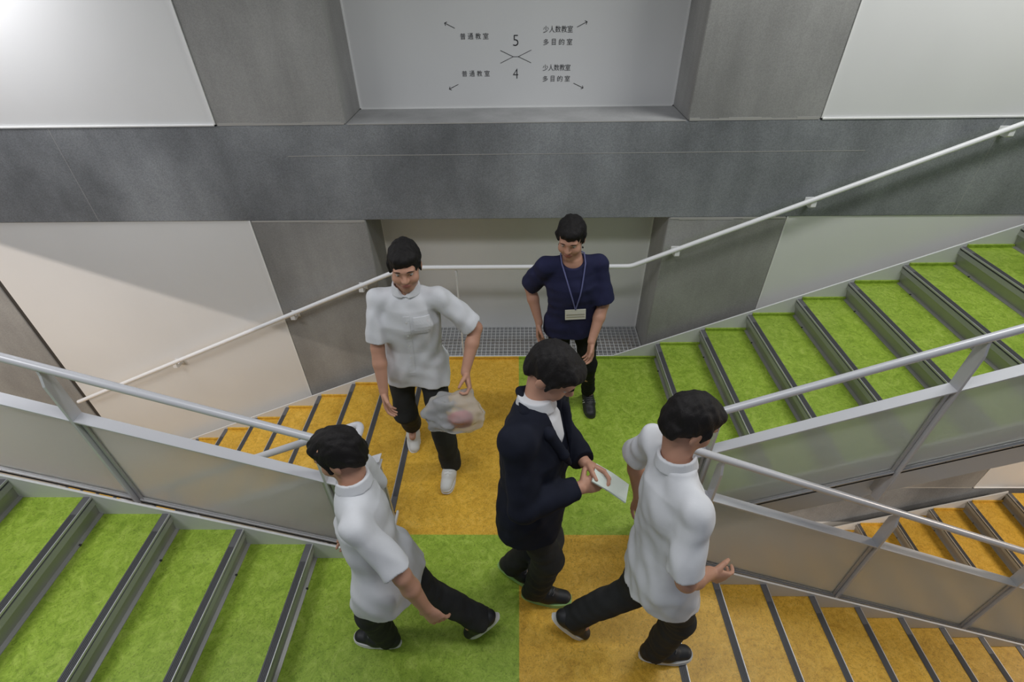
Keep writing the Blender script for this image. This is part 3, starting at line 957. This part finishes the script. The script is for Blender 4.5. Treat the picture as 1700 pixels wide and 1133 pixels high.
    if hair == 'bob':
        f.ell(hp(0, -.050, -.030), np.array([.080, .062, .078]) * s, RH, 0.03)
        f.ell(hp(0, -.100, .020), np.array([.034, .034, .034]) * s, RH, 0.02)
        for x in (-1, 1): f.cone(hp(x * .074, .01, .03), hp(x * .074, .006, -.06), .014 * s, .008 * s, 0.015)
    else:
        f.ell(hp(0, -.075, -.025), np.array([.058, .030, .048]) * s, RH, 0.03)
        for x in (-1, 1): f.cone(hp(x * .073, .020, .03), hp(x * .073, .016, -.022), .010 * s, .006 * s, 0.012)
    f.ell(hp(0, .092, -.052), np.array([.066, .075, .082 if hair != 'bob' else .078]) * s, RH, 0.008, sub=True)
    for x in (-1, 1): f.ell(hp(x * .085, -.005, -.035), np.array([.020, .020, .036]) * s, RH, 0.006, sub=True)
    f.wrinkle(0.0028, 95, seed, (1, 1, 0.45))
    f.wrinkle(0.0018, 230, seed + 5, (1, 1, 0.3))
    sdf_obj('hair', f, M['hair'], t)
    # ---------------- clothes
    def torso(f, g, t0=None, long=False):
        base = P - spine * (hem if hem is not None else 0.05) * s
        f.loft(base, N - spine * 0.012 * s, Sr, [(0, .172 * s + g, .126 * s + g, 0), (.2, .168 * s + g, .120 * s + g, 0), (.42, .154 * s + g, .106 * s + g, .004), (.72, .160 * s + g, .112 * s + g, .008), (.88, .132 * s + g, .092 * s + g, 0), (1, .066 * s + g, .060 * s + g, 0)], 0.0)
        for i in (0, 1): f.cone(hips[i], hips[i] + (kn[i] - hips[i]) * 0.45, 0.108 * s, 0.100 * s, 0.03)
        f.plane(base, -spine)
        for i in (0, 1): f.cone(N - spine * 0.046 * s, shs[i], 0.060 * s + g, 0.050 * s + g, 0.03)
    def cuffed(f, i, r0, r1, part, g=0.0):
        e = shs[i] + (elb[i] - shs[i]) * part
        ext = e + unit(elb[i] - shs[i]) * 0.09
        f.cone(shs[i], ext, r0, r1, 0.03, ends=(None, 0.09))
    flo, fhi = lo.copy(), hi.copy()
    flo[2] = min(P[2] - 0.30, min(w_[2] for w_ in wr) - 0.05); fhi[2] = N[2] + 0.16
    f = Field(flo, fhi, 0.005)
    if top == 'white_shirt':
        torso(f, 0.0)
        for i in (0, 1): cuffed(f, i, 0.053 * s, 0.069 * s, 0.86)
        f.wrinkle(0.0058, 27, seed, (1, 1, 0.7)); f.wrinkle(0.0034, 62, seed + 9, (1, 1, 0.8))
        f.cone(N + (spine * 0.07 + Sf * 0.060) * s, N + (-spine * 0.075 + Sf * 0.120) * s, 0.046 * s, 0.010 * s, 0.004, sub=True)
        shirt = sdf_obj('shirt', f, M['white_shirt'], t)
        f = Field(N - 0.16, N + 0.16, 0.004)
        f.cone(N - spine * .012 * s, N + spine * .060 * s - Sf * .004 * s, .078 * s, .0635 * s, 0.0, ends=(0.0, 0.022))
        f.cone(N + (spine * 0.075 + Sf * 0.060) * s, N + (-spine * 0.075 + Sf * 0.120) * s, 0.044 * s, 0.008 * s, 0.004, sub=True)
        f.cone(N - spine * .06 * s, N + spine * .12 * s, .0560 * s, .0575 * s, 0.0, sub=True)
        sdf_obj('collar', f, M['white_shirt'], shirt)
        if seed == 2:      # the front is in view on this one only
            snap = snapper(shirt)
            for zz in (0.14, 0.22, 0.30, 0.38):
                b = MB()
                b.cyl(snap(N - spine * zz * s, -Sf, 0.0005), Sf, 0.0055, 0.004, 10)
                b.build('button', M['sole_white'], shirt)
            b = MB()
            g = [snap(N + (-spine * (.118 + .095 * u + .008 * (v - .5)) - Sr * (.036 + .080 * v)) * s, -Sf, 0.001) for u in [k / 5 for k in range(6)] for v in [k / 5 for k in range(6)]]
            patch(b, g, Sf, 6, 6, 0.0035)
            b.build('chest_pocket', M['white_shirt'], shirt)
            b = MB()
            g = [snap(N + (-spine * (.105 + .40 * u) + Sr * (.016 * (2 * v - 1))) * s, -Sf, 0.0) for u in [k / 19 for k in range(20)] for v in (0, .5, 1)]
            patch(b, g, Sf, 20, 3, 0.002)
            b.build('button_placket', M['white_shirt'], shirt)
    elif top == 'blouse':
        torso(f, 0.004)
        for i in (0, 1): cuffed(f, i, 0.053 * s, 0.078 * s, 0.88)
        f.wrinkle(0.0045, 24, seed, (1, 1, 0.5)); f.wrinkle(0.002, 60, seed + 9)
        f.ell(N + (spine * 0.03 + Sf * 0.055) * s, np.array([.088, .088, .070]) * s, None, 0.006, sub=True)
        shirt = sdf_obj('blouse', f, M['navy'], t)
    else:
        torso(f, 0.020)
        for i in (0, 1):
            f.cone(shs[i], elb[i], 0.060 * s, 0.058 * s, 0.03)
            f.cone(elb[i], wr[i] + unit(wr[i] - elb[i]) * 0.06, 0.060 * s, 0.048 * s, 0.02, ends=(None, 0.075))
        f.wrinkle(0.0045, 22, seed, (1, 1, 0.7)); f.wrinkle(0.002, 60, seed + 9)
        for z0, z1, r0, r1 in ((0.09, -0.20, 0.075, 0.030),):
            f.cone(N + spine * z0 * s + Sf * 0.085 * s, N + spine * z1 * s + Sf * 0.165 * s, r0 * s, r1 * s, 0.005, sub=True)
        f.cone(N + spine * 0.06 * s, N + spine * 0.002 * s, 0.066 * s, 0.066 * s, 0.004, sub=True)
        shirt = sdf_obj('blazer', f, M['blazer'], t)
        f = Field(N - 0.36, N + 0.2, 0.005)
        f.loft(P + spine * 0.16 * s, N - spine * 0.0 * s, Sr, [(0, .13 * s, .100 * s, 0), (.6, .13 * s, .106 * s, .01), (.88, .11 * s, .088 * s, 0), (1, .062 * s, .062 * s, 0)], 0.0)
        f.cone(N - spine * .012 * s, N + spine * .062 * s - Sf * .004 * s, .080 * s, .0635 * s, 0.0, ends=(0.0, 0.022))
        f.cone(N + (spine * .085 + Sf * .070) * s, N + (-spine * .02 + Sf * .090) * s, .030 * s, .006 * s, 0.004, sub=True)
        sdf_obj('shirt', f, M['white_shirt'], t)
        f = Field(N - 0.34, N + 0.14, 0.004)
        for sg in (-1, 1):
            pr = [N + (spine * .030 - Sf * .068) * s, N + (spine * .016 + Sr * sg * .080 - Sf * .01) * s, N + (Sr * sg * .074 + Sf * .085 - spine * .055) * s, N + (Sr * sg * .050 + Sf * .142 - spine * .16) * s, N + (Sr * sg * .012 + Sf * .158 - spine * .235) * s]
            for a, b, r0, r1 in zip(pr[:-1], pr[1:], (.016, .018, .024, .020), (.018, .024, .020, .010)): f.cone(a, b, r0 * s, r1 * s, .012)
        sdf_obj('lapel', f, M['blazer'], shirt)
    # trousers
    fhi = hi.copy(); fhi[2] = P[2] + 0.2
    f = Field(lo, fhi, 0.005)
    f.loft(P - spine * 0.085 * s, P + spine * 0.11 * s, Rt, [(0, .130 * s, .096 * s, -.002), (.5, .145 * s, .100 * s, 0), (1, .132 * s, .088 * s, 0)], 0.0)
    slim = bottom == 'black'
    for i in (0, 1):
        f.cone(hips[i], kn[i], 0.086 * s, (0.058 if slim else 0.068) * s, 0.035)
        e = an[i] - unit(an[i] - kn[i]) * ((0.04 if slim else -0.034) * s)
        ext = e + unit(an[i] - kn[i]) * 0.09
        f.cone(kn[i], ext, (0.058 if slim else 0.068) * s, (0.045 if slim else 0.062) * s, 0.03, ends=(None, 0.09))
    f.wrinkle(0.0045, 22, seed + 3, (1, 1, 0.6)); f.wrinkle(0.0022, 55, seed + 11, (1, 1, 1.6))
    sdf_obj('trousers', f, M[bottom], t)
    # shoes
    for i in (0, 1):
        td = np.array(toes[i], float) - an[i]; td[2] = 0; td = unit(td)
        sd = np.array([td[1], -td[0], 0]); a = math.radians(pitches[i])
        fw = td * math.cos(a) - up * math.sin(a); uz = up * math.cos(a) + td * math.sin(a)
        o = an[i] - uz * 0.085 * s
        q = lambda x, y, z: o + (fw * x + sd * y + uz * z) * s
        f = Field(o - 0.27, o + 0.27, 0.004)
        f.cone(q(-.035, 0, .042), q(.06, 0, .042), .040 * s, .043 * s, 0.01)
        f.cone(q(.06, 0, .040), q(.150, .004 * (1 if i else -1), .030), .043 * s, .036 * s, 0.02, flat=(uz, 0.82))
        f.cone(q(-.012, 0, .05), q(-.016, 0, .100), .040 * s, .038 * s, 0.02, ends=(None, 0.018))
        f.cone(q(.02, 0, .06), q(.085, 0, .062), .034 * s, .026 * s, 0.02)
        f.plane(q(0, 0, .020), -uz)
        mat_up = M['shoe_white'] if shoes == 'white' else M['shoe_black']
        sh = sdf_obj('shoe', f, mat_up, t)
        b = MB()
        ns = 28
        out = []
        for k in range(ns):
            an_ = 2 * math.pi * k / ns
            x = 0.0575 + 0.130 * math.cos(an_)
            y = (0.043 + 0.006 * math.cos(an_ - 0.3)) * math.copysign(abs(math.sin(an_)) ** 0.75, math.sin(an_)) * (0.94 if math.cos(an_) < 0.2 else 1.0)
            out.append((x, y))
        lay = []
        for z, g in ((0.0, -0.003), (0.005, 0.0), (0.020, 0.0015), (0.024, -0.002)):
            lay.append([q(x + math.copysign(g, x - .05), y + math.copysign(g, y), z + 0.012 * max(0, (x - 0.12) / 0.07) ** 2) for x, y in out])
        vs = [v for L_ in lay for v in L_]; fs = []
        for l in range(len(lay) - 1):
            for k in range(ns): fs.append((l * ns + k, l * ns + (k + 1) % ns, (l + 1) * ns + (k + 1) % ns, (l + 1) * ns + k))
        b.add(vs, fs, 0, True)
        b.add(lay[0], [tuple(range(ns - 1, -1, -1))]); b.add(lay[-1], [tuple(range(ns))])
        b.build('sole', M[sole or 'sole_white'], sh)
        b = MB(); snap = snapper(sh)
        for k in range(4):
            xx = .030 + .020 * k
            b.tube([snap(q(xx + .006 * (kk % 2), yy, .1), -uz, 0.001) for kk, yy in enumerate((-.024, -.012, 0, .012, .024))], .0032, 6)
        bl_ = b
        if bottom == 'black':
            b = MB()
            for sg in (-1, 1):
                for x0, x1 in ((.015, .055), (.045, .075)):
                    b.tube([snap(q(x0 + (x1 - x0) * u, sg * .12, .026 + .040 * u), sd * -sg, 0.0005) for u in (0, .33, .66, 1)], .0028, 6)
            b.build('side_stripes', M['sole_white'], sh)
        b = bl_
        b.build('laces', M['sole_white'] if shoes == 'white' else M['ridge'], sh)
    return t, dict(hp=hp, N=N, P=P, Sf=Sf, Sr=Sr, spine=spine, wr=wr, elb=elb, shs=shs, hf=hf, hr=hr, hu=hu)

# boy walking towards us on the orange quarter
A, a_ = person('person in white shirt and dark trousers walking forward, plastic bag in hand', 1.0, (0.10, -1), (-0.60, 2.19, 0.845), (-0.575, 2.165, 1.345), (-0.56, 2.16, 1.485), (0.12, -1), 8, (-1, -0.06),
    [(-0.745, 1.98, 0.78), (-0.295, 2.03, 0.90)], [(-0.6, 0.6, 0), (0.8, 0.6, 0)],
    [((0.12, -0.35, -1), (0.9, 0.1, 0.2), 0.45), ((0.25, -0.6, -0.7), (-0.9, -0.1, 0), 0.95)],
    [(-0.745, 2.37, 0.125), (-0.455, 2.075, 0.085)], [(-0.72, 2.2, 0.1), (-0.465, 1.93, 0.08)], [24, 0], 'white_shirt', 'trouser', 'white', seed=2, hem=0.10)
# woman beside the recess
B, b_ = person('person in navy blouse and black trousers, walking on the green floor by the recess', 0.965, (0.10, -1), (0.33, 2.60, 0.82), (0.30, 2.56, 1.30), (0.285, 2.555, 1.43), (-0.28, -1), 16, (-1, -0.08),
    [(0.12, 2.58, 0.83), (0.435, 2.42, 0.80)], [(-0.5, 0.8, 0), (0.7, 0.7, 0)],
    [((-0.05, -0.25, -1), (0.9, -0.2, 0), 0.5), ((-0.02, -0.2, -1), (-0.9, -0.3, 0.1), 0.5)],
    [(0.25, 2.78, 0.12), (0.505, 2.71, 0.083)], [(0.24, 2.6, 0.1), (0.512, 2.55, 0.08)], [22, 0], 'blouse', 'black', 'black', hair='bob', seed=5, hem=0.05, sole='sole_black')
# boy in the dark blazer, centre
C, c_ = person('person in dark navy blazer and grey trousers, looking down at a folded paper', 1.0, (0.93, -0.36), (0.045, 1.31, 0.845), (0.06, 1.355, 1.345), (0.12, 1.375, 1.48), (0.90, -0.42), 34, (-0.42, -0.9),
    [(0.235, 1.215, 1.01), (0.265, 1.33, 1.02)], [(-0.5, -0.5, -0.7), (-0.2, 0.8, -0.6)],
    [((0.75, 0.40, -0.15), (-0.2, 0.75, -0.5), 0.7), ((0.75, -0.40, -0.1), (-0.1, -0.8, -0.5), 0.7)],
    [(0.075, 1.265, 0.085), (-0.035, 1.38, 0.115)], [(0.215, 1.245, 0.08), (0.09, 1.33, 0.08)], [0, 18], 'blazer', 'trouser', 'black', seed=8, hem=0.15, sole='sole_green')
# boy striding to the left
D, d_ = person('person in white shirt striding left towards the green steps, bare arm swung back', 0.90, (-1, 0.03), (-0.545, 1.02, 0.765), (-0.600, 1.105, 1.195), (-0.640, 1.150, 1.300), (-1, 0.15), 24, (-0.25, 1),
    [(-0.70, 1.20, 0.73), (-0.36, 0.87, 0.745)], [(0.3, 0.6, -0.4), (0.7, -0.5, 0)],
    [((-0.6, 0.0, -0.75), (0.1, -0.9, 0), 0.45), ((0.45, -0.1, -0.85), (-0.1, 0.95, -0.1), 0.4)],
    [(-0.205, 1.085, 0.165), (-0.655, 1.035, 0.085)], [(-0.35, 1.07, 0.0), (-0.83, 1.055, 0.08)], [48, 0], 'white_shirt', 'trouser', 'black', seed=11, hem=0.13)
# boy stepping off to the right
E, e_ = person('person in white shirt stepping right onto the descending orange steps, back turned', 0.96, (1, 0.02), (0.545, 1.01, 0.81), (0.535, 1.115, 1.30), (0.57, 1.17, 1.435), (1, 0.22), 26, (0.22, -1),
    [(0.70, 0.95, 0.86), (0.52, 1.33, 0.79)], [(-0.5, -0.7, -0.3), (-0.4, 1, 0)],
    [((0.7, 0.1, -0.6), (0, 0.95, -0.1), 0.5), ((0.1, 0.1, -1), (0.3, -0.9, 0), 0.5)],
    [(0.635, 0.985, 0.085), (0.255, 1.09, 0.16)], [(0.80, 0.985, 0.08), (0.40, 1.08, 0.0)], [0, 48], 'white_shirt', 'trouser', 'black', seed=15, hem=0.13)

# ------------------------------------------------------------------ things held and worn loose
def plastic_bag():
    w0 = a_['wr'][1] + unit((0.25, -0.6, -0.7)) * 0.095
    c = w0 + np.array([-0.095, -0.05, -0.14])
    t = thing('plastic_bag', 'crumpled clear plastic bag hanging from the hand of the person walking forward', 'bag', tuple(c - np.array([0, 0, 0.12])))
    f = Field(c - 0.22, c + 0.24, 0.006)
    f.ell(c, (.165, .080, .130), None, 0.0)
    f.cone(c + V3(-.03, 0, .07), w0 + V3(-.005, 0, -.022), .06, .016, 0.04)
    f.cone(c + V3(.06, 0, .05), w0 + V3(.005, 0, -.022), .05, .016, 0.04)
    f.wrinkle(0.012, 34, 4); f.wrinkle(0.006, 80, 6)
    sdf_obj('film', f, M['bag'], t)
    f = Field(c - 0.16, c + 0.16, 0.006)
    f.ell(c + V3(.03, -.01, -.03), (.065, .04, .055), None, 0)
    f.wrinkle(0.006, 50, 5)
    sdf_obj('contents', f, M['red'], t)
plastic_bag()
def held_paper():
    w_ = (c_['wr'][0] + c_['wr'][1]) / 2
    c = Vector(w_ + np.array([0.115, -0.03, -0.015]))
    t = thing('folded_paper', 'pale greenish folded paper held in both hands by the person in the blazer', 'paper', tuple(c))
    b = MB()
    d, sde, n = Vector((0.80, -0.28, -0.42)).normalized(), Vector((0.3, 0.95, 0)).normalized(), None
    n = d.cross(sde).normalized()
    vs = []
    for k, (x, h) in enumerate(((-.085, 0), (-.01, .004), (.075, -.004))):
        for y in (-.045, .045):
            vs.append(c + d * x + sde * y + n * (h + .0035))
            vs.append(c + d * x + sde * y + n * (h - .0035))
    fs = []
    for k in range(2):
        o = k * 4
        fs += [(o, o + 4, o + 6, o + 2), (o + 1, o + 3, o + 7, o + 5), (o, o + 1, o + 5, o + 4), (o + 2, o + 6, o + 7, o + 3)]
    fs += [(0, 2, 3, 1), (8, 9, 11, 10)]
    b.add(vs, fs)
    b.build('sheet', M['paper'], t)
held_paper()
def badge():
    N, Sf, Sr, sp, s = b_['N'], b_['Sf'], b_['Sr'], b_['spine'], 0.965
    snap = snapper([o for o in B.children if o.name.startswith('blouse')][0])
    c = np.array(snap(N - sp * 0.345 * s, -Sf, 0.012))
    t = thing('name_badge', 'white name badge on a strap hanging in front of the navy blouse', 'badge', tuple(c))
    b = MB()
    def quad(c, w_, h_, th, mi):
        u, v, n = Vector(Sr), Vector(sp), Vector(Sf)
        c = Vector(c)
        vs = [c + u * x + v * y + n * z for z in (-th, th) for x, y in ((-w_, -h_), (w_, -h_), (w_, h_), (-w_, h_))]
        b.add(vs, [(0, 3, 2, 1), (4, 5, 6, 7), (0, 1, 5, 4), (1, 2, 6, 5), (2, 3, 7, 6), (3, 0, 4, 7)], mi)
    quad(c, .062, .038, .0016, 0)
    quad(c + Sf * 0.0020, .055, .005, .0006, 1)
    quad(c + Sf * 0.0020 - sp * .018, .055, .004, .0006, 1)
    b.build('card', [M['card'], M['alu_dull']], t)
    b = MB()
    for sg in (-1, 1):
        low = c + sp * .038 + Sf * .002
        hi_ = N + (sp * .012 + Sr * sg * .075 + Sf * .02) * s
        pts = [low] + [snap(low * (1 - u) + hi_ * u, -Sf, 0.006) for u in (.2, .35, .5, .65, .8, .92)] + [N + (sp * .030 + Sr * sg * .070) * s, N + (sp * .045 - Sf * .060) * s]
        b.tube(pts, .0042, 8)
    b.build('strap', M['strap'], t)
badge()
